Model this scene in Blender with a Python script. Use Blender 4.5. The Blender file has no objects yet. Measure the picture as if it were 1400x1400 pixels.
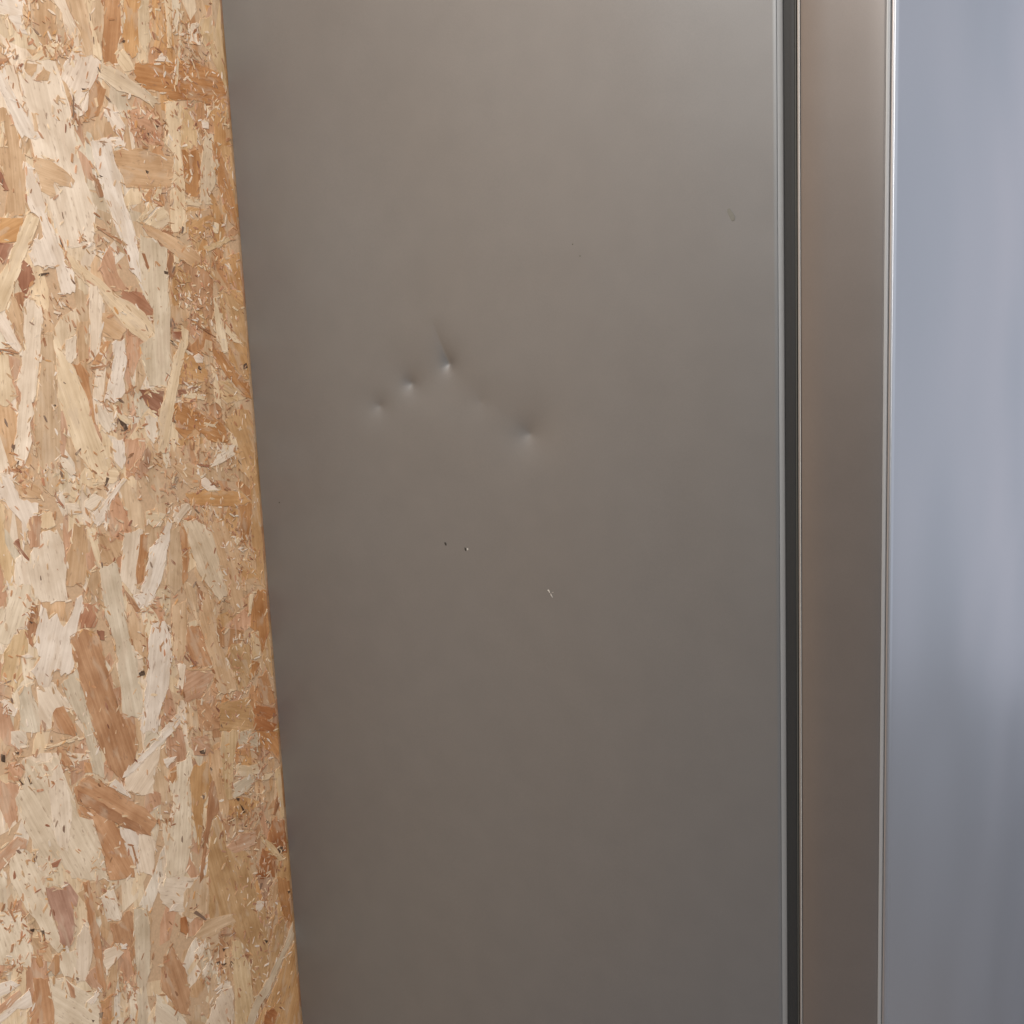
import bpy, bmesh, math, random
import numpy as np
from mathutils import Vector, Matrix

random.seed(7)
scene = bpy.context.scene
COL = scene.collection

# ------------------------------------------------------------------ camera
cam_data = bpy.data.cameras.new("camera")
cam_data.sensor_width = 36.0
cam_data.lens = 36.0 * 1500.0 / 1400.0
cam_data.clip_start = 0.02
cam_data.clip_end = 60.0
cam = bpy.data.objects.new("camera", cam_data)
COL.objects.link(cam)
_f = Vector((-0.53057918, 0.83350604, -0.15412142)).normalized()
_r = Vector((0.84639199, 0.5308144, -0.0430891)).normalized()
_u = _r.cross(_f).normalized()
cam.matrix_world = Matrix((
    (_r.x, _u.x, -_f.x, 0.91229634),
    (_r.y, _u.y, -_f.y, -0.89775842),
    (_r.z, _u.z, -_f.z, 1.30),
    (0, 0, 0, 1)))
scene.camera = cam

# ------------------------------------------------------------------ light
world = bpy.data.worlds.new("World")
scene.world = world
world.use_nodes = True
bg = world.node_tree.nodes["Background"]
bg.inputs[0].default_value = (1.0, 0.93, 0.86, 1)
bg.inputs[1].default_value = 0.045


def area(name, loc, target, sx, sy, power, color):
    d = bpy.data.lights.new(name, 'AREA')
    d.shape = 'RECTANGLE'
    d.size, d.size_y = sx, sy
    d.energy = power
    d.color = color
    o = bpy.data.objects.new(name, d)
    COL.objects.link(o)
    o.location = loc
    o.rotation_euler = (Vector(target) - Vector(loc)).to_track_quat('-Z', 'Y').to_euler()
    return o


area("ceiling_light", (0.90, -1.55, 2.65), (0.75, -1.25, 0.0), 1.5, 1.5, 76, (1.0, 0.94, 0.87))
area("front_window_light", (3.6, 0.45, 2.15), (0.3, -0.3, 1.7), 2.8, 1.5, 68, (0.99, 0.97, 0.95))
area("window_light", (1.85, 3.0, 1.47), (1.1, 0.3, 1.4), 1.0, 2.85, 7.6, (0.66, 0.80, 1.0))
area("window_light", (1.00, 3.0, 1.47), (0.92, 0.3, 1.4), 0.6, 2.85, 5.0, (0.90, 0.87, 1.0))

scene.view_settings.view_transform = 'Standard'
scene.view_settings.look = 'None'
scene.view_settings.exposure = 0.0
scene.view_settings.gamma = 1.0
scene.view_settings.use_curve_mapping = False


# ------------------------------------------------------------------ helpers
def lin(c):
    return tuple(((v / 255) / 12.92 if v / 255 <= 0.04045 else ((v / 255 + 0.055) / 1.055) ** 2.4) for v in c)


def new_mat(name):
    m = bpy.data.materials.new(name)
    m.use_nodes = True
    nt = m.node_tree
    return m, nt, nt.nodes["Principled BSDF"]


def node(nt, kind, **kw):
    n = nt.nodes.new(kind)
    for k, v in kw.items():
        setattr(n, k, v)
    return n


def empty(name, loc=(0, 0, 0)):
    o = bpy.data.objects.new(name, None)
    o.empty_display_size = 0.1
    COL.objects.link(o)
    o.location = loc
    return o


def mesh_obj(name, verts, faces, mat, parent=None, smooth=False, weighted=False):
    me = bpy.data.meshes.new(name)
    me.from_pydata(verts, [], faces)
    me.update()
    if smooth:
        me.polygons.foreach_set("use_smooth", [True] * len(me.polygons))
    if mat:
        me.materials.append(mat)
    o = bpy.data.objects.new(name, me)
    COL.objects.link(o)
    if parent:
        o.parent = parent
    if weighted:
        w = o.modifiers.new("weighted", 'WEIGHTED_NORMAL')
        w.weight = 100
        w.mode = 'FACE_AREA'
    return o


def arc(cx, cy, r, a0, a1, n):
    return [(cx + r * math.cos(math.radians(a0 + (a1 - a0) * i / n)),
             cy + r * math.sin(math.radians(a0 + (a1 - a0) * i / n))) for i in range(n + 1)]


def extrude(name, prof, zs, mat, parent, closed=False):
    """sweep an (x, y) profile up the heights zs"""
    n = len(prof)
    verts = [(x, y, z) for z in zs for (x, y) in prof]
    faces = []
    for k in range(len(zs) - 1):
        for i in range(n if closed else n - 1):
            j = (i + 1) % n
            a, b = k * n + i, k * n + j
            faces.append((a, b, b + n, a + n))
    if closed:
        faces.append(tuple(reversed(range(n))))
        faces.append(tuple((len(zs) - 1) * n + i for i in range(n)))
    return mesh_obj(name, verts, faces, mat, parent, smooth=True, weighted=True)


# ------------------------------------------------------------------ materials
def paint_material(name, dark, light):
    m, nt, b = new_mat(name)
    tc = node(nt, 'ShaderNodeTexCoord')
    nz = node(nt, 'ShaderNodeTexNoise')
    nz.inputs['Scale'].default_value = 900
    nz.inputs['Detail'].default_value = 2
    nt.links.new(tc.outputs['Object'], nz.inputs['Vector'])
    big = node(nt, 'ShaderNodeTexNoise')
    big.inputs['Scale'].default_value = 9
    big.inputs['Detail'].default_value = 6
    nt.links.new(tc.outputs['Object'], big.inputs['Vector'])
    mr = node(nt, 'ShaderNodeMapRange')
    mr.inputs['To Min'].default_value = 0.42
    mr.inputs['To Max'].default_value = 0.50
    nt.links.new(big.outputs['Fac'], mr.inputs['Value'])
    nt.links.new(mr.outputs['Result'], b.inputs['Roughness'])
    mix = node(nt, 'ShaderNodeMix', data_type='RGBA')
    mix.inputs[6].default_value = dark + (1,)
    mix.inputs[7].default_value = light + (1,)
    nt.links.new(nz.outputs['Fac'], mix.inputs[0])
    mott = node(nt, 'ShaderNodeTexNoise')
    mott.inputs['Scale'].default_value = 26
    mott.inputs['Detail'].default_value = 5
    nt.links.new(tc.outputs['Object'], mott.inputs['Vector'])
    mm = node(nt, 'ShaderNodeMapRange')
    mm.inputs['From Min'].default_value = 0.3
    mm.inputs['From Max'].default_value = 0.7
    mm.inputs['To Min'].default_value = 0.975
    mm.inputs['To Max'].default_value = 1.025
    nt.links.new(mott.outputs['Fac'], mm.inputs['Value'])
    sc = node(nt, 'ShaderNodeVectorMath', operation='SCALE')
    nt.links.new(mix.outputs[2], sc.inputs[0])
    nt.links.new(mm.outputs[0], sc.inputs['Scale'])
    nt.links.new(sc.outputs[0], b.inputs['Base Color'])
    b.inputs['Metallic'].default_value = 0.68
    bump = node(nt, 'ShaderNodeBump')
    bump.inputs['Strength'].default_value = 0.03
    bump.inputs['Distance'].default_value = 0.0005
    nt.links.new(nz.outputs['Fac'], bump.inputs['Height'])
    nt.links.new(bump.outputs['Normal'], b.inputs['Normal'])
    return m


def steel_material():
    m, nt, b = new_mat("satin_steel")
    tc = node(nt, 'ShaderNodeTexCoord')
    mp = node(nt, 'ShaderNodeMapping')
    mp.inputs['Scale'].default_value = (1, 1, 60)
    nt.links.new(tc.outputs['Object'], mp.inputs['Vector'])
    nz = node(nt, 'ShaderNodeTexNoise')
    nz.inputs['Scale'].default_value = 40
    nz.inputs['Detail'].default_value = 3
    nt.links.new(mp.outputs['Vector'], nz.inputs['Vector'])
    mr = node(nt, 'ShaderNodeMapRange')
    mr.inputs['To Min'].default_value = 0.46
    mr.inputs['To Max'].default_value = 0.53
    nt.links.new(nz.outputs['Fac'], mr.inputs['Value'])
    nt.links.new(mr.outputs['Result'], b.inputs['Roughness'])
    b.inputs['Base Color'].default_value = (0.56, 0.55, 0.56, 1)
    b.inputs['Metallic'].default_value = 1.0
    b.inputs['Anisotropic'].default_value = 0.6
    b.inputs['Anisotropic Rotation'].default_value = 0.25
    tg = node(nt, 'ShaderNodeTangent', direction_type='RADIAL', axis='Z')
    nt.links.new(tg.outputs['Tangent'], b.inputs['Tangent'])
    wav = node(nt, 'ShaderNodeTexNoise')
    wav.inputs['Scale'].default_value = 2.8
    wav.inputs['Detail'].default_value = 0.6
    mp2 = node(nt, 'ShaderNodeMapping')
    mp2.inputs['Scale'].default_value = (1, 0.85, 1.3)
    nt.links.new(tc.outputs['Object'], mp2.inputs['Vector'])
    nt.links.new(mp2.outputs['Vector'], wav.inputs['Vector'])
    bump = node(nt, 'ShaderNodeBump')
    bump.inputs['Strength'].default_value = 1.0
    bump.inputs['Distance'].default_value = 0.021
    nt.links.new(wav.outputs['Fac'], bump.inputs['Height'])
    nt.links.new(bump.outputs['Normal'], b.inputs['Normal'])
    return m


def plain(name, color, rough, metallic=0.0, noise=0.0):
    m, nt, b = new_mat(name)
    b.inputs['Roughness'].default_value = rough
    b.inputs['Metallic'].default_value = metallic
    tc = node(nt, 'ShaderNodeTexCoord')
    nz = node(nt, 'ShaderNodeTexNoise')
    nz.inputs['Scale'].default_value = 350
    nz.inputs['Detail'].default_value = 3
    nt.links.new(tc.outputs['Object'], nz.inputs['Vector'])
    mix = node(nt, 'ShaderNodeMix', data_type='RGBA')
    mix.inputs[6].default_value = tuple(c * (1 - noise) for c in color) + (1,)
    mix.inputs[7].default_value = tuple(c * (1 + noise) for c in color) + (1,)
    nt.links.new(nz.outputs['Fac'], mix.inputs[0])
    nt.links.new(mix.outputs[2], b.inputs['Base Color'])
    return m


def wood_material(name, per_object):
    """pressed wood flake: colour per strand, fibre grain along the strand"""
    m, nt, b = new_mat(name)
    tc = node(nt, 'ShaderNodeTexCoord')
    if per_object:
        inf = node(nt, 'ShaderNodeObjectInfo')
        colour = inf.outputs['Color']
        add = node(nt, 'ShaderNodeVectorMath', operation='ADD')
        mul = node(nt, 'ShaderNodeMath', operation='MULTIPLY')
        mul.inputs[1].default_value = 37.0
        nt.links.new(inf.outputs['Random'], mul.inputs[0])
        nt.links.new(tc.outputs['Object'], add.inputs[0])
        nt.links.new(mul.outputs[0], add.inputs[1])
        vec = add.outputs[0]
        stretch = (9, 190, 60)
    else:
        at = node(nt, 'ShaderNodeAttribute', attribute_name="flake")
        colour = at.outputs['Color']
        vec = tc.outputs['Object']
        stretch = (60, 170, 14)
    mp = node(nt, 'ShaderNodeMapping')
    mp.inputs['Scale'].default_value = stretch
    nt.links.new(vec, mp.inputs['Vector'])
    grain = node(nt, 'ShaderNodeTexNoise')
    grain.inputs['Scale'].default_value = 1.6
    grain.inputs['Detail'].default_value = 5
    grain.inputs['Roughness'].default_value = 0.65
    nt.links.new(mp.outputs['Vector'], grain.inputs['Vector'])
    blotch = node(nt, 'ShaderNodeTexNoise')
    blotch.inputs['Scale'].default_value = 38
    blotch.inputs['Detail'].default_value = 3
    nt.links.new(vec, blotch.inputs['Vector'])
    r1 = node(nt, 'ShaderNodeMapRange')
    r1.inputs['From Min'].default_value = 0.3
    r1.inputs['From Max'].default_value = 0.75
    r1.inputs['To Min'].default_value = 1.08
    r1.inputs['To Max'].default_value = 0.84
    nt.links.new(grain.outputs['Fac'], r1.inputs['Value'])
    r2 = node(nt, 'ShaderNodeMapRange')
    r2.inputs['From Min'].default_value = 0.3
    r2.inputs['From Max'].default_value = 0.7
    r2.inputs['To Min'].default_value = 0.88
    r2.inputs['To Max'].default_value = 1.10
    nt.links.new(blotch.outputs['Fac'], r2.inputs['Value'])
    mm = node(nt, 'ShaderNodeMath', operation='MULTIPLY')
    nt.links.new(r1.outputs[0], mm.inputs[0])
    nt.links.new(r2.outputs[0], mm.inputs[1])
    gam = node(nt, 'ShaderNodeGamma')          # darker grain is also redder
    nt.links.new(colour, gam.inputs['Color'])
    inv = node(nt, 'ShaderNodeMath', operation='DIVIDE')
    inv.inputs[0].default_value = 1.0
    nt.links.new(mm.outputs[0], inv.inputs[1])
    nt.links.new(inv.outputs[0], gam.inputs['Gamma'])
    sc = node(nt, 'ShaderNodeVectorMath', operation='SCALE')
    nt.links.new(gam.outputs['Color'], sc.inputs[0])
    nt.links.new(mm.outputs[0], sc.inputs['Scale'])
    patch = node(nt, 'ShaderNodeTexNoise')
    patch.inputs['Scale'].default_value = 1.0
    patch.inputs['Detail'].default_value = 4
    patch.inputs['Distortion'].default_value = 0.6
    mp3 = node(nt, 'ShaderNodeMapping')
    mp3.inputs['Location'].default_value = (3.1, 7.7, 1.3)
    mp3.inputs['Scale'].default_value = (26, 75, 30) if per_object else (30, 75, 26)
    nt.links.new(vec, mp3.inputs['Vector'])
    nt.links.new(mp3.outputs['Vector'], patch.inputs['Vector'])
    r3 = node(nt, 'ShaderNodeMapRange')
    r3.inputs['From Min'].default_value = 0.56
    r3.inputs['From Max'].default_value = 0.64
    r3.inputs['To Max'].default_value = 0.42
    nt.links.new(patch.outputs['Fac'], r3.inputs['Value'])
    pm = node(nt, 'ShaderNodeMix', data_type='RGBA')
    pm.inputs[7].default_value = (0.66, 0.50, 0.36, 1)
    nt.links.new(r3.outputs[0], pm.inputs[0])
    nt.links.new(sc.outputs[0], pm.inputs[6])
    fleck = node(nt, 'ShaderNodeTexNoise')
    fleck.inputs['Scale'].default_value = 1.0
    fleck.inputs['Detail'].default_value = 2
    mp4 = node(nt, 'ShaderNodeMapping')
    mp4.inputs['Location'].default_value = (11.1, 2.7, 5.3)
    mp4.inputs['Scale'].default_value = (110, 420, 100) if per_object else (100, 420, 110)
    nt.links.new(vec, mp4.inputs['Vector'])
    nt.links.new(mp4.outputs['Vector'], fleck.inputs['Vector'])
    r4 = node(nt, 'ShaderNodeMapRange')
    r4.inputs['From Min'].default_value = 0.63
    r4.inputs['From Max'].default_value = 0.74
    r4.inputs['To Max'].default_value = 0.55
    nt.links.new(fleck.outputs['Fac'], r4.inputs['Value'])
    fm = node(nt, 'ShaderNodeMix', data_type='RGBA')
    fm.inputs[7].default_value = (0.30, 0.17, 0.10, 1)
    nt.links.new(r4.outputs[0], fm.inputs[0])
    nt.links.new(pm.outputs[2], fm.inputs[6])
    nt.links.new(fm.outputs[2], b.inputs['Base Color'])
    b.inputs['Roughness'].default_value = 0.58
    b.inputs['Specular IOR Level'].default_value = 0.35
    bump = node(nt, 'ShaderNodeBump')
    bump.inputs['Strength'].default_value = 0.35
    bump.inputs['Distance'].default_value = 0.0006
    nt.links.new(grain.outputs['Fac'], bump.inputs['Height'])
    nt.links.new(bump.outputs['Normal'], b.inputs['Normal'])
    return m


PAINT = paint_material("silver_grey_paint", (0.240, 0.250, 0.263), (0.271, 0.281, 0.295))
DOOR_PAINT = paint_material("door_side_paint", (0.216, 0.200, 0.194), (0.239, 0.222, 0.215))
STEEL = steel_material()
HEM = plain("bare_hem_metal", (0.42, 0.42, 0.42), 0.48, 0.8, 0.04)
BEAD = plain("bright_bead_metal", (0.60, 0.61, 0.64), 0.46, 1.0, 0.03)
EDGE = plain("dull_edge_metal", (0.42, 0.43, 0.44), 0.55, 0.5, 0.04)
RUBBER = plain("dark_rubber", (0.020, 0.0225, 0.025), 0.55, 0.0, 0.15)
RUBBER_LIP = plain("rubber_lip", (0.06, 0.063, 0.06), 0.5, 0.0, 0.1)
CHIP = plain("chipped_paint_dark", (0.03, 0.028, 0.026), 0.7)
SCRATCH = plain("scratched_bare_metal", (0.66, 0.66, 0.64), 0.5, 0.3)
STRAND = wood_material("wood_strand", True)
FLAKE = wood_material("wood_flake", False)

# ------------------------------------------------------------------ floor under the refrigerator
FLOOR = plain("grey_floor", (0.17, 0.165, 0.185), 0.24, 0.0, 0.15)
floor = mesh_obj("floor", [(-0.03, -4, 0), (5, -4, 0), (5, 5, 0), (-0.03, 5, 0)], [(0, 1, 2, 3)], FLOOR)
floor["kind"] = "structure"

# ------------------------------------------------------------------ refrigerator
ROOT = empty("refrigerator", (0.35, 0.56, 0))
ROOT["label"] = "silver grey refrigerator with dented side panel standing against the chipboard wall"
ROOT["category"] = "refrigerator"
FR = bpy.data.objects.new("tmp", None)


def under(o):
    """keep world placement while parenting to the refrigerator root"""
    o.parent = ROOT
    o.matrix_parent_inverse = ROOT.matrix_basis.inverted()
    return o


ZB, ZT, DEPTH_Y = 0.06, 1.98, 1.12

# side panel: folded sheet with dents pressed into it
DENTS = [  # x, z, depth, radius, squash across, crease (dx, dz, depth)
    (0.2705, 1.2800, 0.0030, 0.0150, 1.1, (-0.0155, 0.047, 0.0040)),
    (0.2225, 1.2610, 0.0046, 0.0135, 0.9, (-0.010, 0.008, 0.0012)),
    (0.1805, 1.2385, 0.0040, 0.0140, 0.85, (-0.008, 0.004, 0.0006)),
    (0.3625, 1.2110, 0.0058, 0.0185, 0.9, None),
    (0.3085, 1.2420, 0.0016, 0.0120, 1.0, None),
    (0.5703, 1.3955, 0.00015, 0.0060, 1.3, None),
]


def dent(x, z):
    h = 0.0
    for dx, dz, a, r, sq, cr in DENTS:
        px, pz = x - dx, z - dz
        if abs(px) > 0.11 or abs(pz) > 0.11:
            continue
        d = math.hypot(px * sq, pz)
        h += a * math.exp(-math.sqrt(d * d + 0.0018 ** 2) / r)
        if cr:
            tx, tz, ca = cr
            t = max(0.0, min(1.0, (px * tx + pz * tz) / (tx * tx + tz * tz)))
            d = math.hypot(px - t * tx, pz - t * tz)
            h += ca * (1 - t) ** 1.1 * math.exp(-math.sqrt(d * d + 0.0010 ** 2) / (r * 0.6))
    h += 0.0012 * math.exp(-((x - 0.265) / 0.07) ** 2 - ((z - 1.255 + 0.35 * (x - 0.265)) / 0.03) ** 2)
    # crease joining the deepest two marks
    ax, az, bx, bz = 0.275, 1.272, 0.355, 1.217
    t = ((x - ax) * (bx - ax) + (z - az) * (bz - az)) / ((bx - ax) ** 2 + (bz - az) ** 2)
    if -0.3 < t < 1.3:
        tc_ = max(0, min(1, t))
        d = math.hypot(x - ax - tc_ * (bx - ax), z - az - tc_ * (bz - az))
        h += 0.00010 * math.exp(-(d / 0.006) ** 1.2)
    return h


def wave(x, z):
    return 0.0006 * math.sin(x * 9.0 + 0.6) * math.sin(z * 4.1 + 1.0) + 0.00035 * math.sin(x * 23 + z * 7)


def steps(a, b, n):
    return [a + (b - a) * i / n for i in range(n)]


xs = [0.0016] + steps(0.0022, 0.135, 14) + steps(0.135, 0.42, 230) + steps(0.42, 0.55, 14) + steps(0.55, 0.59, 20) + steps(0.59, 0.6093, 6) + [0.6093]
zs = steps(ZB, 1.14, 40) + steps(1.14, 1.36, 180) + steps(1.36, 1.42, 24) + steps(1.42, ZT, 20) + [ZT]
pre = [(0.0004, 0.05), (0.0004, 0.02)] + arc(0.0016, 0.0012, 0.0012, 180, 270, 6)[:-1]
post = [(0.6096, 0.0003), (0.6098, 0.0009), (0.6098, 0.03)]
verts, faces = [], []
ncol = len(pre) + len(xs) + len(post)
for z in zs:
    for (x, y) in pre:
        verts.append((x, y, z))
    for x in xs:
        edge = max(0.0, min(1.0, min((x - 0.002) / 0.12, (0.6093 - x) / 0.12)))
        edge = edge * edge * (3 - 2 * edge)
        verts.append((x, dent(x, z) + wave(x, z) * edge, z))
    for (x, y) in post:
        verts.append((x, y, z))
for k in range(len(zs) - 1):
    for i in range(ncol - 1):
        a = k * ncol + i
        faces.append((a, a + 1, a + 1 + ncol, a + ncol))
side = under(mesh_obj("side_panel", verts, faces, PAINT, smooth=True))
side["label"] = "dented silver grey sheet metal side panel"
# the bright folded front edge
under(extrude("front_edge", [(0.6099, 0.012), (0.6099, 0.0008), (0.6101, 0.0003), (0.6130, 0.0040), (0.6135, 0.0048), (0.6137, 0.030)], [ZB, 1.0, ZT], EDGE, None))


def box(name, x0, x1, y0, y1, z0, z1, mat, bev=0.002):
    bm = bmesh.new()
    bmesh.ops.create_cube(bm, size=1)
    for v in bm.verts:
        v.co = Vector(((x0 + x1) / 2 + v.co.x * (x1 - x0), (y0 + y1) / 2 + v.co.y * (y1 - y0), (z0 + z1) / 2 + v.co.z * (z1 - z0)))
    bmesh.ops.bevel(bm, geom=bm.edges[:], offset=bev, segments=2, affect='EDGES')
    me = bpy.data.meshes.new(name)
    bm.to_mesh(me)
    bm.free()
    me.materials.append(mat)
    o = bpy.data.objects.new(name, me)
    COL.objects.link(o)
    return under(o)


box("back_panel", 0.0015, 0.012, 0.006, DEPTH_Y, ZB, ZT, PAINT)
box("cabinet_core", 0.013, 0.6110, 0.012, DEPTH_Y - 0.006, ZB + 0.002, ZT - 0.002, PAINT)
box("opposite_side_panel", 0.013, 0.6110, DEPTH_Y - 0.005, DEPTH_Y, ZB, ZT, PAINT)
box("top_panel", 0.004, 0.6110, 0.002, DEPTH_Y, ZT + 0.0005, ZT + 0.018, PAINT, 0.004)
for fx in (0.06, 0.56):
    for fy in (0.07, DEPTH_Y - 0.07):
        p = [(fx + 0.018 * math.cos(i * math.pi / 8), fy + 0.018 * math.sin(i * math.pi / 8)) for i in range(16)]
        under(extrude("foot", p, [0.0, 0.004, ZB + 0.001], RUBBER, None, closed=True))

# rubber gasket between cabinet and door
gasket = under(extrude("gasket", [(0.6141, 0.03), (0.6141, 0.0046), (0.6146, 0.0040), (0.6185, 0.0044), (0.6192, 0.0040), (0.6226, 0.0041),
                                  (0.6230, 0.0046), (0.6230, 0.03)], [ZB, 1.0, ZT], RUBBER, None))
lip = extrude("gasket_lip", [(0.6231, 0.03), (0.6231, 0.0040), (0.6234, 0.0033), (0.6240, 0.0030), (0.6246, 0.0034), (0.6247, 0.0042), (0.6247, 0.03)],
              [ZB, 1.0, ZT], RUBBER_LIP, None)
lip.parent = gasket
lip.matrix_parent_inverse = Matrix.Identity(4)
backing = under(extrude("gasket_channel", [(0.6110, 0.022), (0.6300, 0.022), (0.6300, 0.05), (0.6110, 0.05)], [ZB, 1.0, ZT], RUBBER, None, closed=True))

# door: pan side, rolled hem, corner bead and front skin
door = under(empty("door", (0.66, 0.45, 0)))


def on_door(o):
    o.parent = door
    o.matrix_parent_inverse = (ROOT.matrix_basis @ door.matrix_parent_inverse @ door.matrix_basis).inverted()
    return o


ZD0, ZD1 = 0.10, 1.975
DZ = [ZD0, 0.6, 1.0, 1.4, ZD1]
on_door(extrude("hem", [(0.6262, 0.03), (0.6262, 0.0012)] + arc(0.6270, 0.0010, 0.0008, 180, 270, 4) +
                [(0.6281, 0.0002)] + arc(0.6281, 0.0006, 0.0004, -90, 0, 3), DZ, HEM, None))
prof = [(0.6286, 0.0020), (0.6287, 0.0012)]
for i in range(15):
    t = i / 14
    prof.append((0.6288 + 0.027 * t, 0.0010 - 0.0024 * (1 - (1 - t) ** 2.3)))
prof += [(0.663, -0.00142), (0.672, -0.00140), (0.680, -0.00128), (0.686, -0.0010), (0.690, -0.0006), (0.6925, -0.0002), (0.6936, 0.0001), (0.6944, 0.0005)]
prof += [(0.69445, 0.0012), (0.69445, 0.008)]
on_door(extrude("door_side", prof, DZ, DOOR_PAINT, None))
on_door(extrude("edge_trim", [(0.6946, 0.008)] + arc(0.6946, 0.0036, 0.0030, -90, 0, 10) + [(0.6976, 0.010)], DZ, EDGE, None))
prof = [(0.6978, 0.010), (0.6978, 0.0046), (0.6980, 0.0040)] + arc(0.6995, 0.0036, 0.0016, 175, 345, 16) + \
       [(0.7011, 0.0040), (0.7012, 0.0060), (0.7012, 0.0076), (0.7008, 0.0082), (0.7008, 0.014)]
on_door(extrude("corner_bead", prof, DZ, BEAD, None))
ys = steps(0.0084, DEPTH_Y, 40) + [DEPTH_Y]
on_door(extrude("front_skin", [(0.7000, 0.0160), (0.7006, 0.0084)] + [(0.7006, y) for y in ys[1:]] + [(0.697, DEPTH_Y + 0.003), (0.63, DEPTH_Y + 0.003)], DZ, STEEL, None))
d_core = box("door_core", 0.6292, 0.6966, 0.0045, DEPTH_Y, ZD0 + 0.001, ZD1 - 0.001, PAINT)
d_core.parent = door
d_core.matrix_parent_inverse = (ROOT.matrix_basis @ door.matrix_parent_inverse @ door.matrix_basis).inverted()


# marks on the side panel: small raised or chipped flakes of paint
def mark(name, x, z, pts, mat, lift=0.00025):
    vs = [(x + a / 1000, dent(x, z) + wave(x, z) - lift, z + b / 1000) for a, b in pts]
    n = len(vs)
    vs += [(q[0], q[1] + lift + 0.0002, q[2]) for q in vs]
    fs = [tuple(range(n))] + [(i, i + n, (i + 1) % n + n, (i + 1) % n) for i in range(n)]
    o = mesh_obj(name, vs, fs, mat)
    bm = bmesh.new(); bm.from_mesh(o.data)
    bmesh.ops.recalc_face_normals(bm, faces=bm.faces[:]); bm.to_mesh(o.data); bm.free()
    o.parent = side
    o.matrix_parent_inverse = Matrix.Identity(4)
    return o


mark("paint_chip", 0.2582, 1.0967, [(-1.6, 1.6), (0.2, 2.0), (1.2, 0.2), (0.9, -1.6), (-0.6, -1.0)], CHIP)
mark("paint_chip", 0.2832, 1.0930, [(-1.4, 1.8), (0.3, 1.2), (0.6, -1.4), (-0.6, -2.0), (-1.5, -0.4)], CHIP)
mark("bare_edge", 0.2852, 1.0932, [(-0.8, 0.6), (0.6, 1.2), (1.0, -0.2), (-0.2, -1.3)], SCRATCH)
mark("scratch", 0.3806, 1.0556, [(-3.0, 2.6), (-2.2, 3.6), (-1.2, 3.2), (-0.2, 0.9), (-0.8, 0.5), (-1.8, 2.2)], SCRATCH)
mark("scratch", 0.3814, 1.0544, [(-0.6, 0.8), (0.1, 0.9), (1.9, -2.6), (1.6, -2.8), (-0.2, -0.2)], SCRATCH)
mark("scratch", 0.3822, 1.0560, [(0.4, 0.7), (2.2, 1.2), (2.2, 0.9), (0.6, 0.4)], SCRATCH)
SMUDGE = plain("dried_smudge", (0.205, 0.212, 0.200), 0.54, 0.62, 0.10)
mark("smudge", 0.5703, 1.3955, [(-3.4, 5.2), (-1.4, 5.6), (0.6, 3.0), (3.2, -1.0), (3.0, -4.4), (0.4, -4.8), (-1.4, -1.6), (-3.2, 2.2)], SMUDGE, 0.00008)
mark("paint_chip", 0.4187, 1.3841, [(-0.6, 0.5), (0.5, 0.6), (0.5, -0.5), (-0.4, -0.6)], RUBBER_LIP, 0.0001)
mark("paint_chip", 0.4259, 1.3732, [(-0.5, 0.5), (0.6, 0.4), (0.4, -0.6), (-0.5, -0.4)], RUBBER_LIP, 0.0001)
mark("paint_chip", 0.0293, 1.1304, [(-0.9, 0.6), (0.7, 0.8), (0.9, -0.7), (-0.6, -0.8)], RUBBER_LIP, 0.0001)

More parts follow.
